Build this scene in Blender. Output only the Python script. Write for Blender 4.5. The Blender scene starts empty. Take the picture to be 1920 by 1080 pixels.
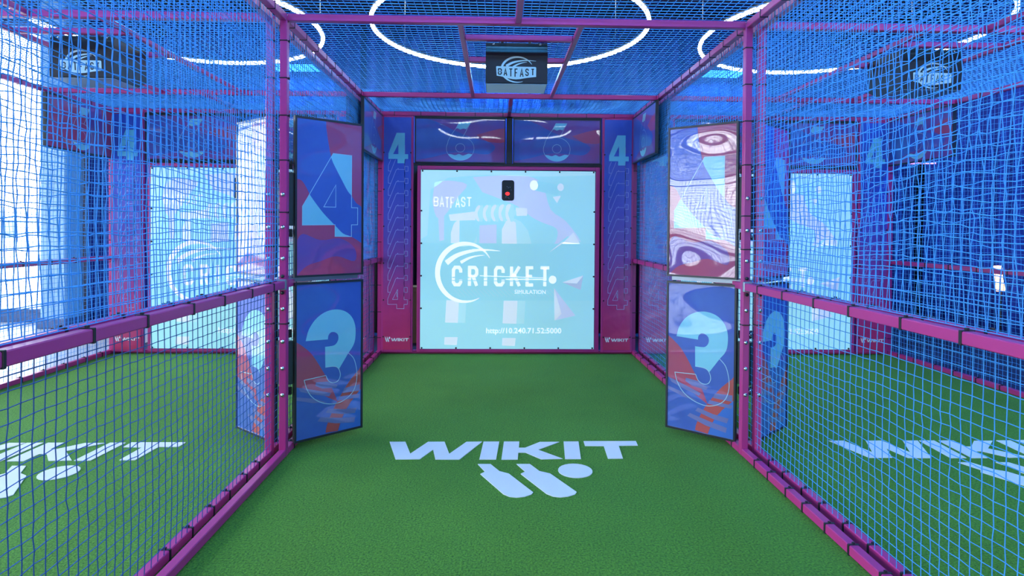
import bpy, math, random
import numpy as np
from mathutils import Vector, Matrix
from mathutils.geometry import tessellate_polygon

R = math.radians
random.seed(7)
rng = np.random.RandomState(11)
S = bpy.context.scene
COL = S.collection

# ------------------------------------------------------------------ camera, world, lights, exposure
F_PX = 1105.74
cd = bpy.data.cameras.new('camera'); cam = bpy.data.objects.new('camera', cd); COL.objects.link(cam)
cd.sensor_fit = 'HORIZONTAL'; cd.sensor_width = 36.0; cd.lens = F_PX / 1920 * 36.0
cd.shift_x = -0.4 / 1920; cd.shift_y = -98.2 / 1920
cd.clip_start = 0.05; cd.clip_end = 200
cam.matrix_world = Matrix.Translation((0, 0, 1.55)) @ Matrix.Rotation(-0.0273, 4, 'Z') @ \
    Matrix.Rotation(math.pi / 2 - 0.0115, 4, 'X') @ Matrix.Rotation(0.0073, 4, 'Z')
S.camera = cam

vs = S.view_settings
S.display_settings.display_device = 'sRGB'
vs.view_transform = 'Standard'; vs.look = 'None'; vs.gamma = 1.0; vs.use_curve_mapping = False
vs.exposure = 0.0

WORLD = 12.0
w = bpy.data.worlds.new('daylight'); S.world = w; w.use_nodes = True
bg = w.node_tree.nodes['Background']; bg.inputs[0].default_value = (0.93, 0.97, 1.0, 1); bg.inputs[1].default_value = WORLD

def area(name, loc, rot, sx, sy, col, power, portal=False, spread=None):
    l = bpy.data.lights.new(name, 'AREA'); l.shape = 'RECTANGLE'; l.size = sx; l.size_y = sy
    l.color = col; l.energy = power
    if portal: l.cycles.is_portal = True
    if spread: l.spread = spread
    o = bpy.data.objects.new(name, l); COL.objects.link(o); o.location = loc; o.rotation_euler = rot
    return o
# daylight through the window wall on the left (portal guides the sky's own light)
area('window_portal', (-8.72, 1.8, 2.45), (0, R(-90), 0), 4.8, 15.4, (1, 1, 1), 1, portal=True)
area('window_portal', (4.57, -6.12, 1.75), (R(90), 0, 0), 3.0, 3.3, (1, 1, 1), 1, portal=True)  # portal for the added fill window behind the camera
# blue LED floods hung under the ceiling (housings are built further down)
FLOODS = [(-3.1, 2.6, 4.6), (0.2, 2.6, 4.6), (3.5, 2.6, 4.6), (-3.1, 9.1, 4.03), (0.17, 9.1, 4.03), (3.45, 9.1, 4.03), (5.9, 5.2, 4.3), (5.9, 1.6, 4.3)]
for fx, fy, fz in FLOODS:
    area('led_flood', (fx, fy, fz - 0.08), (0, 0, 0), 0.7, 0.4, (0.05, 0.42, 1.0), 95)

# ------------------------------------------------------------------ materials
def mat(name, col, rough=0.5, metal=0.0, bump=None, coat=0.0, coat_ior=1.5, emit=None, estr=0.0, spec=0.5, var=None, varsc=8):
    m = bpy.data.materials.new(name); m.use_nodes = True
    nt = m.node_tree; b = nt.nodes['Principled BSDF']
    b.inputs['Base Color'].default_value = (*col, 1); b.inputs['Roughness'].default_value = rough
    b.inputs['Metallic'].default_value = metal; b.inputs['Specular IOR Level'].default_value = spec
    b.inputs['Coat Weight'].default_value = coat; b.inputs['Coat IOR'].default_value = coat_ior; b.inputs['Coat Roughness'].default_value = 0.02
    if emit:
        b.inputs['Emission Color'].default_value = (*emit, 1); b.inputs['Emission Strength'].default_value = estr
    tc = None
    if bump or var:
        tc = nt.nodes.new('ShaderNodeTexCoord')
    if var:
        n = nt.nodes.new('ShaderNodeTexNoise'); n.inputs['Scale'].default_value = varsc; n.inputs['Detail'].default_value = 4
        nt.links.new(tc.outputs['Object'], n.inputs['Vector'])
        r = nt.nodes.new('ShaderNodeValToRGB'); r.color_ramp.elements[0].position = 0.3; r.color_ramp.elements[1].position = 0.7
        r.color_ramp.elements[0].color = (*col, 1); r.color_ramp.elements[1].color = (*var, 1)
        nt.links.new(n.outputs['Fac'], r.inputs['Fac']); nt.links.new(r.outputs['Color'], b.inputs['Base Color'])
    if bump:
        sc, st, dist = bump
        n = nt.nodes.new('ShaderNodeTexNoise'); n.inputs['Scale'].default_value = sc; n.inputs['Detail'].default_value = 2 if sc > 2 else 0.6
        nt.links.new(tc.outputs['Object'], n.inputs['Vector'])
        bp = nt.nodes.new('ShaderNodeBump'); bp.inputs['Strength'].default_value = st; bp.inputs['Distance'].default_value = dist
        nt.links.new(n.outputs['Fac'], bp.inputs['Height']); nt.links.new(bp.outputs['Normal'], b.inputs['Normal'])
        nt.links.new(bp.outputs['Normal'], b.inputs['Coat Normal'])
    return m

M = {}
M['pink'] = mat('magenta_powder_coat', (0.50, 0.035, 0.22), 0.38, bump=(60, .05, .002))
M['tie'] = mat('black_nylon', (0.012, 0.012, 0.02), 0.45)
M['black'] = mat('black_metal', (0.010, 0.012, 0.016), 0.4)
M['boardframe'] = mat('dark_board_frame', (0.022, 0.026, 0.034), 0.35)
M['hinge'] = mat('dark_green_grey_metal', (0.02, 0.035, 0.04), 0.45)
M['silver'] = mat('bright_steel', (0.7, 0.72, 0.75), 0.25, metal=1)
M['grey'] = mat('brushed_grey_metal', (0.30, 0.36, 0.42), 0.35, metal=0.6, bump=(90, .1, .002))
M['net'] = mat('blue_twine', (0.06, 0.36, 0.86), 0.65)
M['net_shaded'] = mat('shaded_knotted_twine', (0.022, 0.11, 0.36), 0.7)  # darker copy of the blue twine, shade of the backlit net in its colour
M['white'] = mat('white_turf_inlay', (0.82, 0.84, 0.88), 0.85, bump=(400, .4, .004))
M['lamp'] = mat('ring_lamp_diffuser', (0.9, 0.9, 0.9), 0.5, emit=(0.82, 0.93, 1.0), estr=22)
M['flood'] = mat('blue_led_lens', (0.1, 0.2, 0.9), 0.3, emit=(0.05, 0.42, 1.0), estr=5)
WAVE = (1.6, 1.0, 0.034); CALM = (1.3, 1.0, 0.012)
def prt(name, col, var=None):
    M['q_'+name.split('|')[0]] = mat('flat_' + name.split('|')[1], col, 0.45, bump=CALM, coat=1.0, coat_ior=1.9, var=var, varsc=3.5)
    return mat(name.split('|')[1], col, 0.45, bump=WAVE, coat=1.0, coat_ior=1.9, var=var, varsc=3.5)
M['p_navy'] = prt('navy|print_navy', (0.035, 0.09, 0.46), (0.045, 0.13, 0.56))
M['p_maroon'] = prt('maroon|print_maroon', (0.48, 0.04, 0.11), (0.40, 0.05, 0.16))
M['p_red'] = prt('red|print_red', (0.52, 0.06, 0.08))
M['p_violet'] = prt('violet|print_violet', (0.14, 0.065, 0.38), (0.24, 0.06, 0.28))
M['p_blue'] = prt('blue|print_blue', (0.03, 0.15, 0.62))
M['p_cyan'] = prt('cyan|print_pale_cyan', (0.20, 0.62, 0.80), (0.27, 0.68, 0.84))
M['p_line'] = prt('line|print_thin_line', (0.40, 0.66, 0.82))
M['p_haze'] = prt('haze|print_faint_stripe', (0.16, 0.17, 0.46))
M['b_cyan'] = mat('banner_cyan', (0.16, 0.62, 0.85), 0.35, bump=(5, .5, .02), spec=.6)
M['b_line'] = mat('banner_thin_line', (0.38, 0.45, 0.80), 0.4, bump=(5, .5, .02))
M['b_white'] = mat('banner_white', (0.8, 0.8, 0.85), 0.4)

# banner: blue at the top printed into magenta at the bottom
def banner_mat():
    m = mat('banner_gradient_print', (0.1, 0.1, 0.5), 0.33, bump=(5, .6, .03), spec=.7)
    nt = m.node_tree; b = nt.nodes['Principled BSDF']
    tc = nt.nodes.new('ShaderNodeTexCoord'); sp = nt.nodes.new('ShaderNodeSeparateXYZ')
    mr = nt.nodes.new('ShaderNodeMapRange'); mr.inputs['From Min'].default_value = 0; mr.inputs['From Max'].default_value = 2.9
    r = nt.nodes.new('ShaderNodeValToRGB'); e = r.color_ramp.elements
    e[0].position = 0.0; e[0].color = (0.60, 0.03, 0.13, 1)
    e[1].position = 1.0; e[1].color = (0.03, 0.10, 0.62, 1)
    for p, c in ((0.2, (0.50, 0.03, 0.20, 1)), (0.34, (0.30, 0.05, 0.30, 1)), (0.5, (0.12, 0.07, 0.42, 1)), (0.72, (0.03, 0.08, 0.55, 1))):
        x = e.new(p); x.color = c
    nt.links.new(tc.outputs['Object'], sp.inputs[0]); nt.links.new(sp.outputs['Z'], mr.inputs['Value'])
    nt.links.new(mr.outputs[0], r.inputs['Fac']); nt.links.new(r.outputs['Color'], b.inputs['Base Color'])
    return m
M['banner'] = banner_mat()

# projected screen: fabric that carries the projector's picture
SCR = 0.40
def scr(name, col, k=1.0): return mat('screen_' + name, col, 0.8, emit=col, estr=SCR * k)
M['s_base'] = scr('cyan', (0.40, 0.78, 0.84))
M['s_pale'] = scr('pale_cyan', (0.50, 0.84, 0.88))
M['s_lav'] = scr('lavender', (0.62, 0.69, 0.90))
M['s_white'] = scr('near_white', (0.80, 0.88, 0.93))
M['s_deep'] = scr('deeper_cyan', (0.36, 0.74, 0.81))
M['s_pure'] = scr('white', (0.92, 0.95, 1.0), 1.5)
M['s_grey'] = scr('greyed_lilac', (0.50, 0.58, 0.72))
M['redled'] = mat('red_led', (0.8, 0.02, 0.02), 0.4, emit=(1, 0.03, 0.03), estr=1.5)
M['warm'] = mat('warm_lamp', (1, .7, .4), 0.4, emit=(1.0, 0.55, 0.25), estr=3.0)
M['logo'] = mat('logo_pale_vinyl', (0.50, 0.68, 0.70), 0.5)
M['wall'] = mat('dark_wall_paint', (0.03, 0.035, 0.09), 0.8, bump=(30, .1, .005))
M['ceil'] = mat('dark_ceiling_paint', (0.015, 0.02, 0.06), 0.8, bump=(12, .1, .01))
M['duct'] = mat('dark_duct_metal', (0.02, 0.03, 0.09), 0.5)
M['curtain'] = mat('blue_drape', (0.012, 0.035, 0.30), 0.75)
M['royal'] = mat('lit_blue_drape', (0.02, 0.03, 0.75), 0.7)  # brighter copy of the drape blue, standing for LED light falling on it
M['pcol'] = mat('pale_column_paint', (0.35, 0.6, 0.85), 0.6)
M['mull'] = mat('window_frame_paint', (0.10, 0.16, 0.34), 0.5)
M['outfloor'] = mat('pale_vinyl_floor', (0.60, 0.62, 0.68), 0.35, bump=(6, .1, .01), var=(0.52, 0.54, 0.62), varsc=2)
M['carpet'] = mat('dark_blue_carpet', (0.02, 0.028, 0.09), 0.9, bump=(200, .3, .004))
M['outside'] = mat('pale_paving', (0.55, 0.57, 0.62), 0.8)
M['facade'] = mat('pale_facade', (0.45, 0.5, 0.6), 0.8)
M['card'] = mat('brown_cardboard', (0.45, 0.22, 0.08), 0.8)

def turf_mat():
    m = bpy.data.materials.new('green_turf'); m.use_nodes = True; nt = m.node_tree; b = nt.nodes['Principled BSDF']
    b.inputs['Roughness'].default_value = 0.9; b.inputs['Specular IOR Level'].default_value = 0.15
    b.inputs['Sheen Weight'].default_value = 0.25; b.inputs['Sheen Tint'].default_value = (.4, 1, .5, 1)
    tc = nt.nodes.new('ShaderNodeTexCoord')
    n = nt.nodes.new('ShaderNodeTexNoise'); n.inputs['Scale'].default_value = 95; n.inputs['Detail'].default_value = 3; n.inputs['Roughness'].default_value = .7
    n2 = nt.nodes.new('ShaderNodeTexNoise'); n2.inputs['Scale'].default_value = 2.2; n2.inputs['Detail'].default_value = 3
    for x in (n, n2): nt.links.new(tc.outputs['Object'], x.inputs['Vector'])
    r = nt.nodes.new('ShaderNodeValToRGB'); e = r.color_ramp.elements
    e[0].position = .32; e[0].color = (0.016, 0.075, 0.006, 1); e[1].position = .68; e[1].color = (0.16, 0.42, 0.030, 1)
    r2 = nt.nodes.new('ShaderNodeValToRGB'); e = r2.color_ramp.elements
    e[0].position = .3; e[0].color = (.82, .88, .85, 1); e[1].position = .7; e[1].color = (1, 1, .95, 1)
    mx = nt.nodes.new('ShaderNodeMix'); mx.data_type = 'RGBA'; mx.blend_type = 'MULTIPLY'; mx.inputs[0].default_value = 1
    nt.links.new(n.outputs['Fac'], r.inputs[0]); nt.links.new(n2.outputs['Fac'], r2.inputs[0])
    nt.links.new(r.outputs[0], mx.inputs[6]); nt.links.new(r2.outputs[0], mx.inputs[7]); nt.links.new(mx.outputs[2], b.inputs['Base Color'])
    bp = nt.nodes.new('ShaderNodeBump'); bp.inputs['Strength'].default_value = .9; bp.inputs['Distance'].default_value = .012
    nt.links.new(n.outputs['Fac'], bp.inputs['Height']); nt.links.new(bp.outputs[0], b.inputs['Normal'])
    return m
M['turf'] = turf_mat()

def glass_mat():
    m = bpy.data.materials.new('window_glass'); m.use_nodes = True; nt = m.node_tree
    for n in list(nt.nodes): nt.nodes.remove(n)
    o = nt.nodes.new('ShaderNodeOutputMaterial'); t = nt.nodes.new('ShaderNodeBsdfTransparent'); t.inputs[0].default_value = (.94, .97, 1, 1)
    g = nt.nodes.new('ShaderNodeBsdfGlossy'); g.inputs['Roughness'].default_value = .02
    f = nt.nodes.new('ShaderNodeFresnel'); f.inputs[0].default_value = 1.45; mx = nt.nodes.new('ShaderNodeMixShader')
    nt.links.new(f.outputs[0], mx.inputs[0]); nt.links.new(t.outputs[0], mx.inputs[1]); nt.links.new(g.outputs[0], mx.inputs[2]); nt.links.new(mx.outputs[0], o.inputs[0])
    return m
M['glass'] = glass_mat()

# ------------------------------------------------------------------ mesh helpers
class MB:
    def __init__(s): s.v = []; s.f = []; s.m = []; s.mats = []; s.sm = []
    def mi(s, m):
        m = M[m] if isinstance(m, str) else m
        if m not in s.mats: s.mats.append(m)
        return s.mats.index(m)
    def raw(s, vs, fs, m, smooth=False):
        b = len(s.v); k = s.mi(m)
        s.v += [tuple(x) for x in vs]
        for f in fs: s.f.append(tuple(b + i for i in f)); s.m.append(k); s.sm.append(smooth)
    def box(s, a, b, m, bev=0.0):
        x0, y0, z0 = [min(a[i], b[i]) for i in range(3)]; x1, y1, z1 = [max(a[i], b[i]) for i in range(3)]
        if bev <= 0:
            s.raw([(x0,y0,z0),(x1,y0,z0),(x1,y1,z0),(x0,y1,z0),(x0,y0,z1),(x1,y0,z1),(x1,y1,z1),(x0,y1,z1)],
                  [(0,3,2,1),(4,5,6,7),(0,1,5,4),(1,2,6,5),(2,3,7,6),(3,0,4,7)], m)
            return
        # bevelled box: chamfer every edge
        c = bev; V = []; idx = {}
        for sx in (0, 1):
            for sy in (0, 1):
                for sz in (0, 1):
                    X, Y, Z = (x0, x1)[sx], (y0, y1)[sy], (z0, z1)[sz]
                    dx, dy, dz = (c, -c)[sx], (c, -c)[sy], (c, -c)[sz]
                    idx[sx,sy,sz] = len(V); V += [(X, Y+dy, Z+dz), (X+dx, Y, Z+dz), (X+dx, Y+dy, Z)]
        g = lambda sx, sy, sz, k: idx[sx,sy,sz] + k
        Fs = []
        for q in (0, 1):
            Fs.append([g(q,0,0,0), g(q,1,0,0), g(q,1,1,0), g(q,0,1,0)][::(-1 if q == 0 else 1)])
            Fs.append([g(0,q,0,1), g(1,q,0,1), g(1,q,1,1), g(0,q,1,1)][::(1 if q == 0 else -1)])
            Fs.append([g(0,0,q,2), g(1,0,q,2), g(1,1,q,2), g(0,1,q,2)][::(-1 if q == 0 else 1)])
        for p in (0, 1):
            for q in (0, 1):
                f = [g(p,q,0,0), g(p,q,1,0), g(p,q,1,1), g(p,q,0,1)]; Fs.append(f if p == q else f[::-1])
                f = [g(p,0,q,0), g(p,1,q,0), g(p,1,q,2), g(p,0,q,2)]; Fs.append(f[::-1] if p == q else f)
                f = [g(0,p,q,1), g(1,p,q,1), g(1,p,q,2), g(0,p,q,2)]; Fs.append(f if p == q else f[::-1])
        for sx in (0, 1):
            for sy in (0, 1):
                for sz in (0, 1):
                    f = [g(sx,sy,sz,0), g(sx,sy,sz,1), g(sx,sy,sz,2)]
                    Fs.append(f if (sx+sy+sz) % 2 else f[::-1])
        s.raw(V, Fs, m)
    def tube(s, pts, r, m, n=10, closed=False):
        P = [Vector(p) for p in pts]; k = len(P); V = []
        for i, p in enumerate(P):
            t = (P[(i+1) % k] - P[i-1]) if closed else (P[min(i+1, k-1)] - P[max(i-1, 0)])
            t.normalize(); up = Vector((0, 0, 1)) if abs(t.z) < .9 else Vector((1, 0, 0))
            a = t.cross(up).normalized(); b = a.cross(t)
            for j in range(n):
                q = 2 * math.pi * j / n; V.append(p + a * (r * math.cos(q)) + b * (r * math.sin(q)))
        Fs = []
        for i in range(k if closed else k - 1):
            i2 = (i + 1) % k
            for j in range(n):
                Fs.append((i*n+j, i*n+(j+1) % n, i2*n+(j+1) % n, i2*n+j))
        if not closed: Fs += [tuple(range(n))[::-1], tuple((k-1)*n+j for j in range(n))]
        s.raw(V, Fs, m, True)
    def prism(s, pts, fr, m, off=0.0, depth=0.0):
        """flat polygon pts (u,v) on frame fr = (origin, U, V, N), off along N; depth > 0 gives it sides"""
        O, U, V, N = fr
        area2 = sum(pts[i][0]*pts[(i+1) % len(pts)][1] - pts[(i+1) % len(pts)][0]*pts[i][1] for i in range(len(pts)))
        if area2 < 0: pts = pts[::-1]
        P = [O + U*a + V*b + N*off for a, b in pts]
        tri = tessellate_polygon([[Vector((a, b, 0)) for a, b in pts]])
        out = []
        for t in tri:
            a, b, c = [pts[i] for i in t]
            cr = (b[0]-a[0])*(c[1]-a[1]) - (b[1]-a[1])*(c[0]-a[0])
            if abs(cr) < 1e-12: continue
            out.append(tuple(t) if cr > 0 else tuple(t)[::-1])
        if U.cross(V).dot(N) < 0: out = [t[::-1] for t in out]
        s.raw(P, out, m)
        if depth > 0:
            n = len(P); Q = P + [p - N*depth for p in P]
            fs = [(i, n+i, n+(i+1) % n, (i+1) % n) for i in range(n)]
            s.raw(Q, fs, m)
    def stroke(s, pts, wd, fr, m, off=0.0, closed=False):
        """polyline with width (number or list) as one polygon strip on the frame"""
        k = len(pts); W = wd if isinstance(wd, (list, tuple)) else [wd]*k
        P = [Vector((a, b)) for a, b in pts]; L = []; Rr = []
        for i in range(k):
            if closed: a, b = P[i]-P[i-1], P[(i+1) % k]-P[i]
            else: a, b = P[i]-P[max(i-1, 0)], P[min(i+1, k-1)]-P[i]
            if a.length < 1e-9: a = b
            if b.length < 1e-9: b = a
            a = a.normalized(); b = b.normalized(); t = a + b
            if t.length < .3: t = b
            t.normalize(); nn = Vector((-t.y, t.x)); c = max(.45, nn.dot(Vector((-b.y, b.x))))
            L.append(P[i] + nn*(W[i]/2/c)); Rr.append(P[i] - nn*(W[i]/2/c))
        O, U, V, N = fr
        X = [O+U*p.x+V*p.y+N*off for p in L] + [O+U*p.x+V*p.y+N*off for p in Rr]
        rngk = k if closed else k-1
        fs = [(k+i, k+(i+1) % k, (i+1) % k, i) for i in range(rngk)]
        if U.cross(V).dot(N) < 0: fs = [f[::-1] for f in fs]
        s.raw(X, fs, m)
    def text(s, body, fr, m, x, y, w, h, off=0.0, bold=0.0, shear=0.0, align='L'):
        """lettering fitted to a w x h box whose lower left corner is (x, y)"""
        c = bpy.data.curves.new('t', 'FONT'); c.body = body; c.offset = bold; c.shear = shear; c.resolution_u = 3
        o = bpy.data.objects.new('t', c); COL.objects.link(o); bpy.context.view_layer.update()
        me = bpy.data.meshes.new_from_object(o.evaluated_get(bpy.context.evaluated_depsgraph_get()))
        V = [v.co.copy() for v in me.vertices]; Fs = [tuple(p.vertices) for p in me.polygons]
        bpy.data.objects.remove(o); bpy.data.curves.remove(c); bpy.data.meshes.remove(me)
        if not V: return
        x0 = min(v.x for v in V); x1 = max(v.x for v in V); y0 = min(v.y for v in V); y1 = max(v.y for v in V)
        O, U, W_, N = fr
        P = [O + U*(x+(v.x-x0)/(x1-x0)*w) + W_*(y+(v.y-y0)/(y1-y0)*h) + N*off for v in V]
        if U.cross(W_).dot(N) < 0: Fs = [f[::-1] for f in Fs]
        s.raw(P, Fs, m)
    def build(s, name, parent=None, loc=None):
        me = bpy.data.meshes.new(name)
        vv = s.v
        if loc is not None: vv = [(a-loc[0], b-loc[1], c-loc[2]) for a, b, c in vv]
        me.from_pydata(vv, [], s.f)
        for m in s.mats: me.materials.append(m)
        me.polygons.foreach_set('material_index', s.m); me.polygons.foreach_set('use_smooth', s.sm); me.update()
        o = bpy.data.objects.new(name, me); COL.objects.link(o)
        if loc is not None: o.location = loc
        if parent: o.parent = parent
        return o

def tag(o, label=None, cat=None, group=None, kind=None):
    if label: o['label'] = label
    if cat: o['category'] = cat
    if group: o['group'] = group
    if kind: o['kind'] = kind
    return o
def empty(name, loc=(0, 0, 0)):
    o = bpy.data.objects.new(name, None); COL.objects.link(o); o.location = loc; o.empty_display_size = .1; return o
def copy_tree(o, parent=None):
    c = o.copy(); COL.objects.link(c)
    if parent: c.parent = parent
    for ch in list(o.children): copy_tree(ch, c)
    return c
GLY = {
'C': [[(1,.70),(1,.86),(.78,1),(.22,1),(0,.86),(0,.14),(.22,0),(.78,0),(1,.14),(1,.30)]],
'R': [[(0,-.06),(0,1),(.75,1),(1,.86),(1,.62),(.75,.48),(0,.48)],[(.5,.48),(1,-.06)]],
'I': [[(.5,-.06),(.5,1.06)]], 'K': [[(0,-.06),(0,1.06)],[(1,1.06),(.12,.42)],[(.35,.60),(1,-.06)]],
'E': [[(1.05,1),(0,1),(0,0),(1.05,0)],[(0,.5),(.85,.5)]], 'F': [[(1.05,1),(0,1),(0,-.06)],[(0,.5),(.85,.5)]],
'T': [[(-.1,1),(1.1,1)],[(.5,1),(.5,-.06)]], 'A': [[(0,-.06),(.5,1.02),(1,-.06)],[(.2,.28),(.8,.28)]],
'B': [[(0,0),(0,1),(.75,1),(1,.86),(1,.64),(.75,.52),(0,.52)],[(0,0),(.75,0),(1,.14),(1,.40),(.75,.52)]],
'S': [[(1,.74),(1,.86),(.78,1),(.22,1),(0,.86),(0,.64),(.22,.54),(.78,.46),(1,.36),(1,.14),(.78,0),(.22,0),(0,.14),(0,.26)]]}
def glyph(mb, ch, fr, m, x0, x1, y0, y1, wd, off):
    h = wd/2; a, b_, c, d = x0+h, x1-h, y0+h, y1-h
    for L in GLY[ch]: mb.stroke([(a+(b_-a)*u, c+(d-c)*v) for u, v in L], wd, fr, m, off)
def arc(cx, cy, rx, ry, a0, a1, n=24):
    return [(cx+rx*math.cos(R(a0+(a1-a0)*i/n)), cy+ry*math.sin(R(a0+(a1-a0)*i/n))) for i in range(n+1)]
def frame(p0, p1, z0):
    """frame for a vertical face whose bottom edge runs p0 -> p1 (left to right for the viewer)"""
    U = Vector((p1[0]-p0[0], p1[1]-p0[1], 0)); ln = U.length; U.normalize(); V = Vector((0, 0, 1))
    N = U.cross(V)
    return (Vector((p0[0], p0[1], z0)), U, V, N), ln

# ------------------------------------------------------------------ main measures
XL, W_BAY, PITCH = -1.43, 3.15, 3.245
YF, Y2, YB, H, MID, YN = 4.02, 6.27, 7.31, 2.955, 1.165, -1.6
BAYS = {'left': XL-PITCH, 'middle': XL, 'right': XL+PITCH}

# ------------------------------------------------------------------ the setting
def struct(name, mb, **k): o = mb.build(name, **k); o['kind'] = 'structure'; return o
X0, X1, Y0, Y1, ZC = -8.8, 7.2, -6.2, 9.8, 5.1
b = MB(); b.box((X0, Y0, -.12), (-4.74, Y1, -.03), 'outfloor'); struct('floor', b)
b = MB(); b.box((-4.74, Y0, -.12), (X1, Y1, -.03), 'carpet'); struct('floor', b)
b = MB(); b.box((-4.74, -3.2, -.03), (5.02, YB+.05, 0), 'turf'); turf = struct('floor', b)
b = MB(); b.box((X0-.2, Y0-.2, ZC), (X1+.2, Y1+.2, ZC+.1), 'ceil')
ceiling = struct('ceiling', b)
b = MB()
for i in range(7): b.box((X0, -4.6+i*2.2, ZC-.22), (X1, -4.4+i*2.2, ZC), 'duct')
struct('trim_1', b)
b = MB()
for xx in (-5.4, -1.6, 2.1, 5.6): b.tube([(xx, Y0+.1, ZC-.42), (xx, Y1-.1, ZC-.42)], .13, 'duct', 14)
struct('trim_2', b)
b = MB(); b.box((-7.02, Y1, -.12), (X1+.2, Y1+.15, ZC), 'wall'); b.box((X0-.2, Y1, 4.85), (-7.02, Y1+.15, ZC), 'wall'); b.box((X0-.2, Y1, -.12), (-7.02, Y1+.15, .12), 'mull'); struct('wall_back', b)
b = MB(); b.box((X1, Y0, -.12), (X1+.15, Y1, ZC), 'wall'); struct('wall_right', b)
b = MB(); b.box((X0-.2, Y0-.15, 3.4), (X1+.2, Y0, ZC), 'wall'); b.box((X0-.2, Y0-.15, -.12), (X1+.2, Y0, .1), 'wall')
b.box((X0-.2, Y0-.15, .1), (3.05, Y0, 3.4), 'wall'); b.box((6.1, Y0-.15, .1), (X1+.2, Y0, 3.4), 'wall'); struct('wall_front', b)
def pane_y(n, xa, xb, y, z0, z1, t=.05):
    b = MB()
    for (p, q) in (((xa, z0), (xa+t, z1)), ((xb-t, z0), (xb, z1)), ((xa+t, z0), (xb-t, z0+.06)), ((xa+t, z1-.06), (xb-t, z1))):
        b.box((p[0], y-.04, p[1]), (q[0], y+.04, q[1]), 'mull')
    wf = struct('window_%d' % n, b)
    g = MB(); g.box((xa+t, y-.005, z0+.06), (xb-t, y+.005, z1-.06), 'glass'); g.build('window_pane', wf)
pane_y(6, X0+.02, -7.02, Y1+.07, .12, 4.85)
pane_y(7, 3.05, 6.1, Y0-.07, .1, 3.4)  # unseen window added behind the camera to fill front faces with daylight
# window wall on the left: sill strip, head, mullions, panes
b = MB(); b.box((X0-.18, Y0, -.12), (X0, Y1, .12), 'mull'); b.box((X0-.18, Y0, 4.85), (X0, Y1, ZC), 'wall')
struct('wall_left', b)
ys = [Y0+.02, -3.0, 0.2, 3.4, 6.6, 9.78]
for i in range(5):
    a, c = ys[i], ys[i+1]
    b = MB(); t = .05
    for (p, q) in (((a, .12), (a+t, 4.85)), ((c-t, .12), (c, 4.85)), ((a+t, .12), (c-t, .18)), ((a+t, 4.79), (c-t, 4.85)), ((a+t, 3.2), (c-t, 3.26))):
        b.box((X0-.12, p[0], p[1]), (X0-.04, q[0], q[1]), 'mull')
    wf = struct('window_%d' % (i+1), b)
    g = MB(); g.box((X0-.085, a+t, .18), (X0-.075, c-t, 4.79), 'glass'); g.build('window_pane', wf)
b = MB(); b.box((-60, -60, -.3), (X0-.25, 60, -.2), 'outside'); struct('ground', b)
for k, (x, y, sx, sy, h) in enumerate(((-40, 42, 4, 6, 2.6), (-38, 24, 3, 5, 1.6))):
    b = MB(); b.box((x-sx, y-sy, -.2), (x+sx, y+sy, h), 'facade')
    b.box((x-sx-.2, y-sy-.2, h), (x+sx+.2, y+sy+.2, h+.25), 'outside')
    for j in range(5): b.box((x+sx, y-sy+.8+j*2.4*sy/8, .6), (x+sx+.05, y-sy+2.0+j*2.4*sy/8, h-.7), 'mull')
    o = b.build('pavilion'); tag(o, ['pale pavilion standing farther outside the left window wall', 'low pale kiosk standing nearer outside the left window wall'][k], 'building', kind='thing')

# drapes
def drape(name, p0, p1, z0, z1, m, amp=.05, per=.22):
    b = MB(); d = Vector((p1[0]-p0[0], p1[1]-p0[1], 0)); L = d.length; d.normalize(); n = Vector((-d.y, d.x, 0))
    k = int(L/per*10); V = []; Fs = []
    zs = [z0 + (z1-z0)*j/6 for j in range(7)]
    for i in range(k+1):
        s_ = L*i/k; ph = 2*math.pi*s_/per
        for j, z in enumerate(zs):
            o = amp*math.sin(ph + .5*math.sin(s_*2.1+j*.25)) + .3*amp*math.sin(ph*.37+j*.3)
            p = Vector((p0[0], p0[1], 0)) + d*s_ + n*o; V.append((p.x, p.y, z))
    q = len(zs)
    for i in range(k):
        for j in range(q-1): Fs.append((i*q+j, (i+1)*q+j, (i+1)*q+j+1, i*q+j+1))
    b.raw(V, Fs, m, True)
    o = b.build(name); md = o.modifiers.new('thickness', 'SOLIDIFY'); md.thickness = .006
    return o
tag(drape('drape', (-6.5, 9.55), (-2.2, 9.55), .02, 4.9, 'curtain'), 'tall navy drape on the back wall next to the pale column', 'curtain', 'blue drapes')
tag(drape('drape', (-2.1, 9.55), (6.9, 9.55), .02, 4.9, 'curtain'), 'wide navy drape across the back wall behind the projection screens', 'curtain', 'blue drapes')
tag(drape('drape', (6.85, 9.3), (6.85, 6.6), .02, 4.9, 'curtain'), 'navy drape on the right wall, the one nearest the back corner', 'curtain', 'blue drapes')
tag(drape('drape', (6.8, 6.5), (6.8, 5.2), .02, 4.9, 'royal'), 'drape on the right wall, blue brightened to stand for led light on it', 'curtain', 'blue drapes')
tag(drape('drape', (6.85, 5.1), (6.85, -4.0), .02, 4.9, 'curtain'), 'long navy drape on the right wall beside the right cage', 'curtain', 'blue drapes')
M['gapdark'] = mat('gap_dark_sheet', (0.008, 0.008, 0.014), 0.9)  # for black sheets added so the gaps beside the screens look dark
for dx, nm in ((0, 'middle'), (-PITCH, 'left'), (PITCH, 'right')):
    tag(drape('dark_backing_sheet', (-1.5+dx, 8.65), (1.72+dx, 8.65), .02, 2.5, 'gapdark', .03, .18), 'added black sheet that darkens the gaps behind the %s screen' % nm, 'curtain', 'added black backing sheets')
b = MB(); b.box((-6.97, 9.2, -.03), (-6.58, 9.6, ZC), 'pcol', .02); b.box((-7.0, 9.17, -.03), (-6.55, 9.6, .12), 'mull', .01)
struct('pillar', b)

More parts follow.
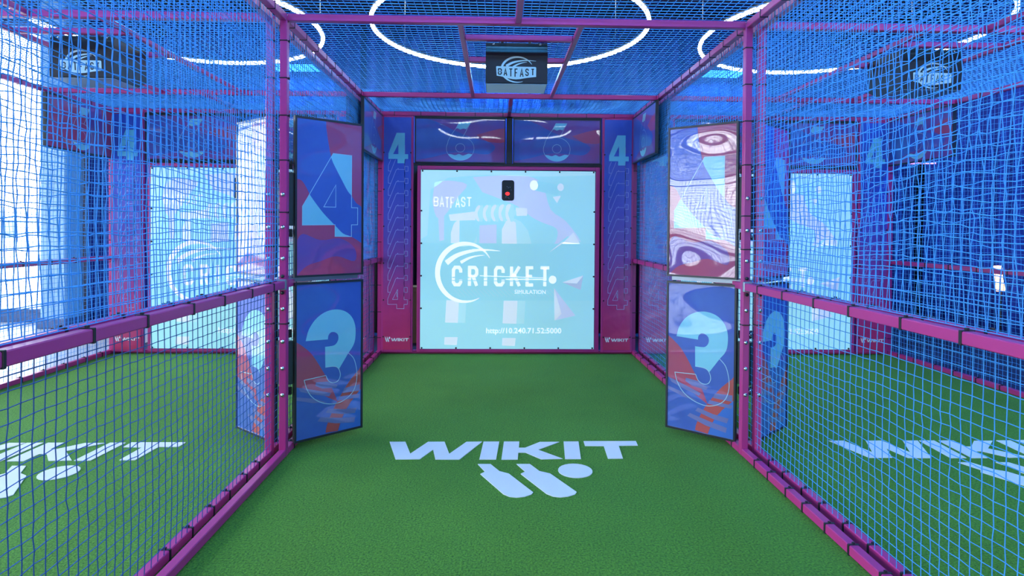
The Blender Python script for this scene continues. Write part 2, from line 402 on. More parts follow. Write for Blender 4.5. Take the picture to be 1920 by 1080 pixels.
# ------------------------------------------------------------------ ring lamps
def ring(cx, cy, z, r, label, group=None):
    root = empty('ring_lamp', (cx, cy, z)); tag(root, label, 'lamp', 'ring lamps')
    n = 96
    b = MB(); b.tube([(r*math.cos(2*math.pi*i/n), r*math.sin(2*math.pi*i/n), 0) for i in range(n)], .020, 'lamp', 10, True)
    b.build('light_tube', root)
    b = MB(); b.tube([(r*math.cos(2*math.pi*i/n), r*math.sin(2*math.pi*i/n), .034) for i in range(n)], .017, 'black', 8, True)
    b.build('housing', root)
    for k in range(3):
        a = 2*math.pi*k/3+.5; b = MB(); b.tube([(r*math.cos(a), r*math.sin(a), .05), (r*math.cos(a), r*math.sin(a), ZC-z)], .003, 'silver', 6)
        b.build('suspension_wire', root)
ring(.13, 6.12, 3.6, 1.40, 'large white ring lamp above the middle cage')
ring(-3.24, 6.10, 3.6, 1.40, 'white ring lamp above the left cage')
ring(3.62, 6.15, 3.6, 1.42, 'white ring lamp above the right cage')
ring(.13, 1.9, 3.6, 1.40, 'white ring lamp over the near end of the middle cage')
ring(-3.3, 1.9, 3.6, 1.40, 'white ring lamp over the near end of the left cage')
ring(3.6, 1.9, 3.6, 1.40, 'white ring lamp over the near end of the right cage')
for fx, fy, fz in FLOODS:
    root = empty('flood_light', (fx, fy, fz)); tag(root, 'blue led flood light hung below the ceiling', 'lamp', 'blue flood lights under the ceiling')
    b = MB(); b.box((-.36, -.21, -.05), (.36, .21, .05), 'black', .01); b.build('housing', root)
    b = MB(); b.box((-.34, -.19, -.06), (.34, .19, -.051), 'flood'); b.build('lens', root)
    b = MB(); b.tube([(0, 0, .05), (0, 0, ZC-fz)], .012, 'black', 8); b.build('stem', root)
    for sx in (-.3,.3): pass

# ------------------------------------------------------------------ turf logos (world coordinates of the middle bay)
LOGO = {
'W': [(-.760,4.272),(-.646,4.272),(-.578,4.045),(-.482,4.270),(-.363,4.270),(-.311,4.040),(-.204,4.268),(-.091,4.270),(-.235,3.940),(-.396,3.944),(-.430,4.120),(-.501,3.950),(-.662,3.948)],
'I': [(-.081,4.270),(.033,4.270),(.010,3.940),(-.102,3.940)],
'K': [(.067,4.270),(.179,4.270),(.171,4.148),(.216,4.148),(.329,4.262),(.470,4.262),(.305,4.110),(.458,3.949),(.313,3.942),(.214,4.060),(.164,4.060),(.156,3.938),(.046,3.938)],
'I2': [(.502,4.268),(.611,4.268),(.582,3.944),(.475,3.944)],
'T': [(.649,4.273),(1.033,4.273),(1.027,4.187),(.888,4.185),(.868,3.95),(.766,3.949),(.78,4.178),(.646,4.183)],
'bat': [(-.11,3.862),(-.026,3.861),(.032,3.746),(.091,3.708),(.228,3.443),(.216,3.416),(.174,3.387),(.129,3.378),(.089,3.388),(.053,3.422),(-.089,3.705),(-.06,3.74)],
'bat2': [(.145,3.86),(.233,3.859),(.287,3.746),(.352,3.708),(.485,3.444),(.470,3.414),(.425,3.387),(.380,3.378),(.340,3.390),(.305,3.424),(.166,3.705),(.196,3.74)],
'ball': arc(.518, 3.752, .110, .110, 0, 345, 23)}
def turf_logo(dx, label):
    fr = (Vector((dx, 0, .004)), Vector((1, 0, 0)), Vector((0, 1, 0)), Vector((0, 0, 1)))
    b = MB()
    for k, L in LOGO.items(): b.prism(L, fr, 'white', 0, .004)
    o = b.build('turf_logo', turf); o['label'] = label
turf_logo(0, 'white lettering and bat emblem on the turf of the middle cage')
turf_logo(-PITCH, 'white lettering and bat emblem on the turf of the left cage')
turf_logo(PITCH-.02, 'white lettering and bat emblem on the turf of the right cage')

# ------------------------------------------------------------------ nets (every strand is real twine)
def make_net(name, O, U, V, lu, lv, cell, disp, label, group=None, rad=.0022, knots=False, m='net', cat='net', skew=0.0):
    O = np.array(O, float); U = np.array(U, float); V = np.array(V, float); N = np.cross(U, V)
    nu = max(2, int(round(lu/cell)))+1; nv = max(2, int(round(lv/cell)))+1
    gu, gv = np.meshgrid(np.linspace(0, lu, nu), np.linspace(0, lv, nv), indexing='ij')
    du, dv, dn = disp(gu, gv, lu, lv)
    P = O + (gu+du)[..., None]*U + (gv+dv)[..., None]*V + dn[..., None]*N     # nu, nv, 3
    verts = []; faces = []; base = 0
    def strands(Q):            # Q: strands, points, 3
        nonlocal base
        s, k, _ = Q.shape
        T = np.gradient(Q, axis=1); T /= np.linalg.norm(T, axis=2, keepdims=True)+1e-9
        A = np.cross(T, N); A /= np.linalg.norm(A, axis=2, keepdims=True)+1e-9
        B = np.cross(T, A)
        ring_ = []
        for j in range(3):
            q = 2*math.pi*j/3 + .5
            ring_.append(Q + rad*(math.cos(q)*A + math.sin(q)*B))
        Vv = np.stack(ring_, axis=2).reshape(-1, 3)          # s,k,3
        i = np.arange(s)[:, None, None]; p = np.arange(k-1)[None, :, None]; j = np.arange(3)[None, None, :]; j2 = (j+1) % 3
        f = np.stack(np.broadcast_arrays((i*k+p)*3+j, (i*k+p)*3+j2, (i*k+p+1)*3+j2, (i*k+p+1)*3+j), axis=-1).reshape(-1, 4)+base
        verts.append(Vv); faces.append(f); base += len(Vv)
    strands(P); strands(P.transpose(1, 0, 2))
    V_ = np.concatenate(verts); F_ = np.concatenate(faces)
    loops = F_.reshape(-1); starts = np.arange(len(F_))*4
    if knots:
        K = P.reshape(-1, 3); r = rad*2.1
        off = np.array([U*r, V*r, -U*r, -V*r, N*r, -N*r]); kv = (K[:, None, :]+off[None]).reshape(-1, 3)
        kf = np.array([(0,1,4),(1,2,4),(2,3,4),(3,0,4),(1,0,5),(2,1,5),(3,2,5),(0,3,5)])
        kf = (kf[None]+(np.arange(len(K))*6)[:, None, None]).reshape(-1, 3)+len(V_)
        starts = np.concatenate([starts, len(loops)+np.arange(len(kf))*3])
        loops = np.concatenate([loops, kf.reshape(-1)]); V_ = np.concatenate([V_, kv])
    me = bpy.data.meshes.new(name)
    me.vertices.add(len(V_)); me.vertices.foreach_set('co', V_.astype(np.float32).reshape(-1))
    me.loops.add(len(loops)); me.loops.foreach_set('vertex_index', loops.astype(np.int32))
    me.polygons.add(len(starts)); me.polygons.foreach_set('loop_start', starts.astype(np.int32))
    me.update(calc_edges=True); me.materials.append(M[m])
    o = bpy.data.objects.new(name, me); COL.objects.link(o); tag(o, label, cat, group)
    return o

def drapes(ph, amp=.02, sag=.03, wob=.008, slack=0.0):
    def f(u, v, lu, lv):
        e = np.clip(np.minimum(np.minimum(u, lu-u), np.minimum(v, lv-v))/.35, 0, 1)
        n = amp*(np.sin(u*2.3+ph+.8*np.sin(v*1.7+ph)) + .6*np.sin(v*3.1+u*1.3+2*ph))*e
        dv = (-sag*np.sin(math.pi*np.clip(u/lu, 0, 1)*max(1, round(lu/1.3)))**2*np.clip(v/lv, 0, 1)*e
              + wob*np.sin(u*7+v*3+ph)*e + slack*np.sin(u*4.1+v*2.2+ph)*e)
        du = wob*np.sin(v*6+u*2+ph*1.3)*e + slack*.8*np.sin(v*3.7+u*1.9+ph*2)*e
        rr = np.random.RandomState(int(ph*100) % 9973)
        j = rr.normal(0, .0022 + slack*.06, u.shape)
        return du+j*e, dv+j[::-1]*e, n
    return f
def side_nets(x, side, wall, mine, near_only=False, low=True, up=True, ph=0.0, slack=.006):
    """nets of one side of a bay; plane x, from mid rail up and from floor to mid rail, near and far section"""
    G = None
    for sec, (ya, yb) in (('near', (YN, YF)), ('far', (YF, YB))):
        if up:
            make_net('side_net', (x, ya, MID+.03), (0, 1, 0), (0, 0, 1), yb-ya, H-MID-.04, .047,
                     drapes(ph+1.1*(sec == 'far'), .012, .02, .006, slack),
                     'blue side net above the mid rail, %s half, %s' % ('front' if sec == 'near' else 'rear', mine), 'side nets of the cages')
        if low:
            make_net('side_net', (x, ya, .04), (0, 1, 0), (0, 0, 1), yb-ya, MID-.07, .05,
                     drapes(ph+2.3+1.1*(sec == 'far'), .010, .006, .003, .001),
                     'blue side net below the mid rail, %s half, %s' % ('front' if sec == 'near' else 'rear', mine), 'side nets of the cages', knots=(x < 0 and sec == 'near'), m='net_shaded' if -2 < x < 0 else 'net')
xl, xr = XL, XL+W_BAY
side_nets(xl-.03, 'left', 'side', 'left of middle cage', ph=.4, low=False)
side_nets(xl-.075, 'left', 'side', 'right of left cage', ph=2.1, slack=.010)
side_nets(xr+.03, 'right', 'side', 'right of middle cage', ph=3.2, low=False, slack=.016)
side_nets(xr+.075, 'right', 'side', 'left of right cage', ph=4.6, slack=.024)
side_nets(xl-PITCH-.035, 'left', 'side', 'outer left of left cage', ph=5.3)
side_nets(xr+PITCH+.035, 'right', 'side', 'outer right of right cage', ph=6.1, slack=.012)

for nm, x0 in BAYS.items():
    for (ya, yb, sec) in ((YN, YF, 'front'), (YF, Y2, 'middle'), (Y2, YB, 'rear')):
        for lay in ((0, 1) if sec == 'rear' else (0,)):
            s_ = {'front': .012, 'middle': .006, 'rear': .05}[sec]
            def dz(u, v, lu, lv, s_=s_, lay=lay, p=x0+ya):
                e = np.sin(math.pi*u/lu)**.8*np.sin(math.pi*np.clip(v/lv, 0, 1))**.6
                n = -(s_ + .03*lay)*e + (.012 if s_ > .02 else .004)*np.sin(u*3+p+lay)*np.sin(v*2.6+p)*e
                rr = np.random.RandomState(abs(int(p*100)) % 997+lay); j = rr.normal(0, .002, u.shape)
                return .006*np.sin(v*5+p+lay*2)*e+j*e, .008*np.sin(u*4+p*2+lay)*e+j[::-1]*e, n
            make_net('ceiling_net', (x0, ya, H+.035+.02*lay), (1, 0, 0), (0, 1, 0), W_BAY, yb-ya, .05 if lay == 0 else .053, dz,
                     'blue%s ceiling net over the %s cage, %s section' % ((' lower', ' upper')[lay] if sec == 'rear' else '', nm, sec), 'ceiling nets of the cages', rad=.0030)

# ------------------------------------------------------------------ cage frames
T = .024      # half the tube
def bar(root, name, a, b, t=T, ties=None, bolts=None, label=None, tl=.007):
    """square tube from a to b along one axis; ties = list of distances; bolts = list of (point)"""
    a = Vector(a); c = Vector(b); d = c-a; ax = max(range(3), key=lambda i: abs(d[i]))
    lo = [min(a[i], c[i])-t*(i != ax) for i in range(3)]; hi = [max(a[i], c[i])+t*(i != ax) for i in range(3)]
    m = MB(); m.box(lo, hi, 'pink', .004); o = m.build(name, root)
    if label: o['label'] = label
    if ties:
        first = None
        for s_ in ties:
            if first is None:
                mb = MB(); h = [t+.0035]*3; h[ax] = tl; mb.box([-v for v in h], h, 'tie', .002)
                h2 = [t+.0035]*3
                k = [0, 0, 0]
                o1 = (ax+1) % 3; ctr = [0, 0, 0]; ctr[o1] = t+.006
                lo2 = [ctr[i]-.006 for i in range(3)]; hi2 = [ctr[i]+.006 for i in range(3)]; mb.box(lo2, hi2, 'tie', .001)
                first = mb.build('cable_tie', o); tt = first
            else: tt = first.copy(); COL.objects.link(tt); tt.parent = o
            p = list(a); p[ax] = min(a[ax], c[ax])+s_; tt.location = p
    if bolts:
        first = None
        for p in bolts:
            if first is None:
                mb = MB(); mb.tube([(0, .002, 0), (0, -.004, 0), (0, -.0041, 0)], .013, 'silver', 12); mb.tube([(0, -.004, 0), (0, -.010, 0)], .008, 'silver', 6)
                first = mb.build('bolt', o); tt = first
            else: tt = first.copy(); COL.objects.link(tt); tt.parent = o
            tt.location = p
    return o
def seq(a, b, st, jit=.12):
    r = random.Random(int(a*31+b*17+st*101)); out = []; x = a
    while x < b: out.append(x); x += st*(1+r.uniform(-jit, jit))
    return out
BOLTZ = (0.42, 0.60, 0.78, 1.02-.02, 1.34, 1.55, 1.77)
def cage(nm, x0, label):
    root = empty('cage_frame', (0, 0, 0)); tag(root, label, 'cage frame', 'cage frames')
    xa, xb = x0, x0+W_BAY; L = YB-YN
    for x, s_ in ((xa, 1), (xb, -1)):
        bar(root, 'front_post', (x, YF, 0), (x, YF, H), bolts=[(x, YF-T, z) for z in BOLTZ], ties=[.9, 1.42, 1.65, 2.0, 2.3, 2.55, 2.8], tl=.004)
        bar(root, 'corner_post', (x, YB, 0), (x, YB, H), ties=seq(.2, 2.8, .3), tl=.004)
        bar(root, 'near_post', (x, YN, 0), (x, YN, H))
        # rails run between the posts
        for (a, b_, st) in ((YN+T, YF-T, .21), (YF+T, YB-T, .3)):
            bar(root, 'floor_rail', (x, a, T+.002), (x, b_, T+.002), ties=None if (nm == 'middle' and s_ == 1 and a < 0) else seq(.12, b_-a-.08, st))
            bar(root, 'mid_rail', (x, a, MID), (x, b_, MID), ties=seq(.15, b_-a-.1, .34))
            bar(root, 'top_rail', (x, a, H), (x, b_, H), ties=seq(.1, b_-a-.05, .26), tl=.004)
        # fixing brackets where the mid rail meets the post
        mb = MB(); mb.box((x-.03, YF-.052, MID-.035), (x+.03, YF-.026, MID+.035), 'grey', .004); mb.build('bracket', root)
        for dz_ in (-.055, .055):
            mb = MB(); mb.tube([(x, YF-.024, MID+dz_), (x, YF-.034, MID+dz_)], .012, 'tie', 10); mb.build('bracket_cap', root)
    for y in (YF, Y2, YB, YN):
        nm_ = 'cross_beam'
        bar(root, nm_, (xa+T, y, H), (xb-T, y, H), ties=seq(.15, W_BAY-.2, .33) if y == YB else None, tl=.004)
    cx = xa+1.57
    bar(root, 'centre_bar', (cx, YN+T, H), (cx, YF-T, H), t=.02)
    bar(root, 'centre_bar', (cx+.01, Y2+T, H), (cx+.01, YB-T, H), t=.02)
    for x in (xa+1.175, xa+2.005): bar(root, 'machine_bar', (x, YF+T, H), (x, Y2-T, H), t=.018, bolts=None)
    for y in (4.38, 4.95): bar(root, 'machine_crossbar', (xa+1.195, y, H+.004), (xa+1.985, y, H+.004), t=.02)
    bar(root, 'threshold_bar', (xa+T, YB, T), (xb-T, YB, T), t=.02)
    # back uprights beside the banners and the screen
    return root
cage('left', BAYS['left'], 'magenta square tube frame of the left batting cage')
cage('middle', BAYS['middle'], 'magenta square tube frame of the middle batting cage')
cage('right', BAYS['right'], 'magenta square tube frame of the right batting cage')

# ------------------------------------------------------------------ art
def bil(px, TLp, TRp, BLp, BRp, r):
    """photo pixel on a tilted board -> (u, v) in 0..1, v down; r = near/far size ratio (near on the left if r > 1)"""
    x, y = px
    u = (x-TLp[0])/(TRp[0]-TLp[0]); yt = TLp[1]+(TRp[1]-TLp[1])*u; yb_ = BLp[1]+(BRp[1]-BLp[1])*u
    v = (y-yt)/(yb_-yt); u = u*r/(u*r+1-u); return (u, v)
def board4(P, w_, h_):
    q = [bil(p, (165, 42), (568, 108), (168, 1018), (570, 1000), 1.08) for p in P]; return [(u*w_, (1-v)*h_) for u, v in q]
def board3(P, w_, h_):
    q = [bil(p, (163, 100), (537, 75), (165, 998), (542, 903), 1.08) for p in P]; return [(u*w_, (1-v)*h_) for u, v in q]
def clampuv(P, w_, h_, e=.001): return [(min(max(a, e), w_-e), min(max(b, e), h_-e)) for a, b in P]
LY = .0004
def smooth_poly(P, n=4, closed=False):
    """Catmull-Rom through P"""
    out = []; k = len(P)
    for i in range(k if closed else k-1):
        if closed: p0, p1, p2, p3 = P[i-1], P[i], P[(i+1) % k], P[(i+2) % k]
        else: p0, p1, p2, p3 = P[max(i-1, 0)], P[i], P[i+1], P[min(i+2, k-1)]
        for j in range(n):
            t = j/n
            out.append(tuple(.5*((2*p1[a]) + (-p0[a]+p2[a])*t + (2*p0[a]-5*p1[a]+4*p2[a]-p3[a])*t*t + (-p0[a]+3*p1[a]-3*p2[a]+p3[a])*t**3) for a in (0, 1)))
    if not closed: out.append(P[-1])
    return out
def art_four(mb, fr, w_, h_):
    c = lambda P: clampuv(board4(P, w_, h_), w_, h_)
    mb.prism([(0, 0), (w_, 0), (w_, h_), (0, h_)], fr, 'p_maroon', 0)
    mb.prism(c(smooth_poly([(168, 800), (200, 760), (300, 800), (420, 790), (520, 850), (520, 930), (400, 900), (300, 930), (220, 960), (168, 1018)], 4)), fr, 'p_violet', LY)
    four = [(375, 268), (497, 285), (497, 603), (540, 605), (540, 708), (497, 708), (497, 780), (388, 778), (388, 706), (195, 706), (195, 590)]
    mb.prism(board4(four, w_, h_), fr, 'p_cyan', 2*LY)
    nav = [(165, 42), (330, 70)] + smooth_poly([(332, 110), (345, 200), (365, 300), (395, 365), (430, 430), (470, 500), (497, 530), (530, 575), (572, 600)], 3) + \
          [(572, 820)] + smooth_poly([(535, 800), (490, 778), (440, 760), (390, 712), (330, 650), (290, 600), (240, 525), (215, 470), (190, 430), (162, 420)], 3)
    mb.prism(c(nav), fr, 'p_navy', 3*LY)
    mb.stroke(board4(four, w_, h_), .0045, fr, 'p_line', 4*LY, True)
    mb.stroke(board4([(392, 462), (392, 598), (318, 595)], w_, h_), .0045, fr, 'p_line', 4*LY, True)
def art_three(mb, fr, w_, h_):
    c = lambda P: clampuv(board3(P, w_, h_), w_, h_)
    mb.prism([(0, 0), (w_, 0), (w_, h_), (0, h_)], fr, 'p_navy', 0)
    mb.prism(c([(160, 430)] + smooth_poly([(185, 445), (240, 495), (300, 590), (350, 680), (390, 770)], 3) + smooth_poly([(330, 745), (230, 700), (160, 690)], 3)), fr, 'p_maroon', LY)
    mb.prism(c(smooth_poly([(545, 560), (470, 640), (410, 730), (370, 800), (330, 900), (320, 950)], 3) + [(392, 938)] + smooth_poly([(410, 880), (450, 800), (545, 690)], 3)), fr, 'p_red', LY)
    mb.prism(c([(545, 690)] + smooth_poly([(470, 770), (425, 850), (395, 937)], 3) + [(545, 905)]), fr, 'p_blue', 1.5*LY)
    for L in ([(265, 660), (330, 655), (390, 672), (380, 690), (300, 695), (262, 680)], [(170, 690), (260, 705), (350, 720), (340, 740), (250, 730), (185, 715)],
              [(335, 810), (420, 812), (510, 800), (500, 830), (420, 840), (320, 835)], [(290, 862), (400, 862), (500, 855), (495, 885), (380, 895), (275, 885)],
              [(430, 690), (530, 665), (530, 700), (420, 720)], [(400, 740), (530, 720), (525, 740), (390, 765)], [(165, 745), (260, 755), (330, 775), (250, 780), (165, 765)]):
        mb.prism(c(L), fr, 'p_haze', 2*LY)
    up = smooth_poly([(210, 423), (225, 360), (260, 300), (310, 258), (370, 240), (430, 248), (475, 280), (498, 330), (500, 390), (488, 440), (455, 488)], 4)[:-1] + \
         [(455, 488), (398, 580)] + smooth_poly([(385, 571), (360, 567), (317, 573)], 3)[:-1] + [(317, 573), (315, 455)] + \
         smooth_poly([(340, 452), (372, 443), (391, 415), (390, 385), (370, 370), (348, 372), (334, 390), (331, 412)], 4)[:-1] + [(331, 412)]
    mb.prism(board3(up, w_, h_), fr, 'p_cyan', 3*LY)
    lo = smooth_poly([(455, 488), (490, 520), (508, 580), (509, 640), (490, 700), (450, 745), (390, 778), (330, 783), (280, 770), (240, 740), (215, 695), (203, 648)], 5)
    lo = lo + [(320, 620)] + smooth_poly([(322, 624), (335, 650), (360, 661), (390, 650), (405, 620), (400, 590), (385, 571), (360, 567), (317, 573)], 4)
    mb.stroke(board3(lo, w_, h_), .005, fr, 'p_line', 4*LY)
def art_six(mb, fr, w_, h_, red=False):
    sx, sy = w_/730, h_/382
    c = lambda P: [((x-108)*sx, (482-y)*sy) for x, y in P]
    mb.prism([(0, 0), (w_, 0), (w_, h_), (0, h_)], fr, 'q_violet' if not red else 'q_maroon', 0)
    if not red:
        mb.prism(clampuv(c(smooth_poly([(108, 100), (200, 100), (330, 150), (420, 200), (560, 260), (700, 300), (760, 350), (700, 410), (560, 400), (400, 400), (250, 440), (108, 470)], 4)), w_, h_), fr, 'q_navy', LY)
        mb.prism(clampuv(c(smooth_poly([(600, 240), (838, 180), (838, 300), (700, 300)], 4)), w_, h_), fr, 'q_maroon', LY)
    else:
        mb.prism(clampuv(c(smooth_poly([(400, 100), (520, 180), (540, 300), (480, 482), (700, 482), (700, 100)], 4)), w_, h_), fr, 'q_violet', LY)
    mb.prism(c([(463, 128), (557, 128)] + smooth_poly([(520, 190), (495, 184), (470, 192), (450, 182), (434, 186)], 3)), fr, 'q_cyan', 2*LY)
    wave = smooth_poly([(569, 412), (540, 408), (515, 418), (490, 424), (462, 411), (430, 422), (400, 414), (375, 412)], 4)
    bot = arc(472, 362, 114, -106, -25, -155, 22)
    bot = [(472+114*math.cos(R(a)), 362+106*math.sin(R(a))) for a in [152-124*i/22 for i in range(23)]]
    mb.prism(c(wave+bot), fr, 'q_cyan', 2*LY)
    loop = [(434, 186)] + smooth_poly([(434, 186), (400, 238), (372, 295)], 3)[1:] + [(472+114*math.cos(R(a)), 362+106*math.sin(R(a))) for a in [205-305*i/40 for i in range(41)]] + [(495, 255), (557, 128), (463, 128)]
    mb.stroke(c(loop), .004, fr, 'q_line', 3*LY, True)
    mb.stroke(c([(472+38*math.cos(R(a)), 356+38*math.sin(R(a))) for a in range(0, 360, 15)]), .004, fr, 'q_line', 3*LY, True)

def board(name, p0, p1, z0, z1, art, label, cat='sign board', group='number boards of the cages', hinge=None, **kw):
    """printed board in a slim dark frame: frame, printed_face, back_panel (+ hinge parts)"""
    fr, ln = frame(p0, p1, z0); O, U, V, N = fr; h_ = z1-z0; fw = .014
    root = empty(name, (*((Vector((p0[0], p0[1], z0))+U*ln/2).xy), z0)); tag(root, label, cat, group)
    inv = root.location
    def put(mb, nm):
        o = mb.build(nm, root); o.location = (0, 0, 0)
        me = o.data; co = np.empty(len(me.vertices)*3, np.float32); me.vertices.foreach_get('co', co)
        co = co.reshape(-1, 3)-np.array(inv); me.vertices.foreach_set('co', co.reshape(-1)); me.update(); return o
    def obox(mb, u0, u1, v0, v1, n0, n1, m):
        P = [O+U*a+V*b_+N*c_ for c_ in (n0, n1) for a, b_ in ((u0, v0), (u1, v0), (u1, v1), (u0, v1))]
        mb.raw(P, [(0,3,2,1),(4,5,6,7),(0,1,5,4),(1,2,6,5),(2,3,7,6),(3,0,4,7)], m)
    mb = MB()
    for q in ((0, ln, 0, fw), (0, ln, h_-fw, h_), (0, fw, fw, h_-fw), (ln-fw, ln, fw, h_-fw)): obox(mb, *q, -.028, .006, 'boardframe')
    put(mb, 'frame')
    mb = MB(); obox(mb, fw, ln-fw, fw, h_-fw, -.020, -.002, 'black'); put(mb, 'back_panel')
    mb = MB(); f2 = (O+U*fw+V*fw+N*.0, U, V, N); art(mb, f2, ln-2*fw, h_-2*fw, **kw); put(mb, 'printed_face')
    if hinge is not None:
        e, hz = hinge      # e: edge parameter (0 or 1) -> on which edge the bracket sits
        ua, ub = (-.075, -.004) if e == 0 else (ln+.004, ln+.075)
        mb = MB(); obox(mb, ua, ub, hz[0]-z0, hz[1]-z0, -.05, -.012, 'hinge'); put(mb, 'hinge_bracket')
        for z in (hz[0]-.05, hz[1]+.05):
            mb = MB(); obox(mb, ua, ub, z-z0-.028, z-z0+.028, -.04, -.03, 'black'); uc = (ua+ub)/2
            mb.tube([O+U*uc+V*(z-z0)-N*.032, O+U*uc+V*(z-z0)-N*.015], .016, 'silver', 12); put(mb, 'hinge_bolt')
    return root
PR = (( -1.395, 4.125), (-1.000, 4.463)); QR = ((1.306, 4.462), (1.709, 4.130))
def angled(dx, side, where):
    p = PR if side == 'left' else QR
    a, c = [(x+dx, y) for x, y in p]; e = 0 if side == 'left' else 1
    board('number_board', a, c, 1.200, 2.325, art_four, 'upper board with a big 4, angled on the %s of %s' % (side, where), hinge=(e, (1.56, 1.93)))
    board('number_board', a, c, .045, 1.163, art_three, 'lower board with a big 3, angled on the %s of %s' % (side, where), hinge=(e, (.46, .76)))
    # strut between the two boards
    fr, ln = frame(a, c, 1.17); mb = MB(); O, U, V, N = fr
    P = [O+U*u+V*v+N*n for n in (-.045, -.031) for u, v in ((-.04, 0), (ln*.95, 0), (ln*.95, .028), (-.04, .028))] if side == 'left' else \
        [O+U*u+V*v+N*n for n in (-.045, -.031) for u, v in ((ln*.05, 0), (ln+.04, 0), (ln+.04, .028), (ln*.05, .028))]
    mb.raw(P, [(0,3,2,1),(4,5,6,7),(0,1,5,4),(1,2,6,5),(2,3,7,6),(3,0,4,7)], 'grey')
    tag(mb.build('board_strut'), 'grey metal strut between the 4 and 3 boards on the %s of %s' % (side, where), 'strut')
angled(0, 'left', 'the middle cage'); angled(0, 'right', 'the middle cage')
angled(-PITCH, 'right', 'the left cage'); angled(PITCH, 'left', 'the right cage')

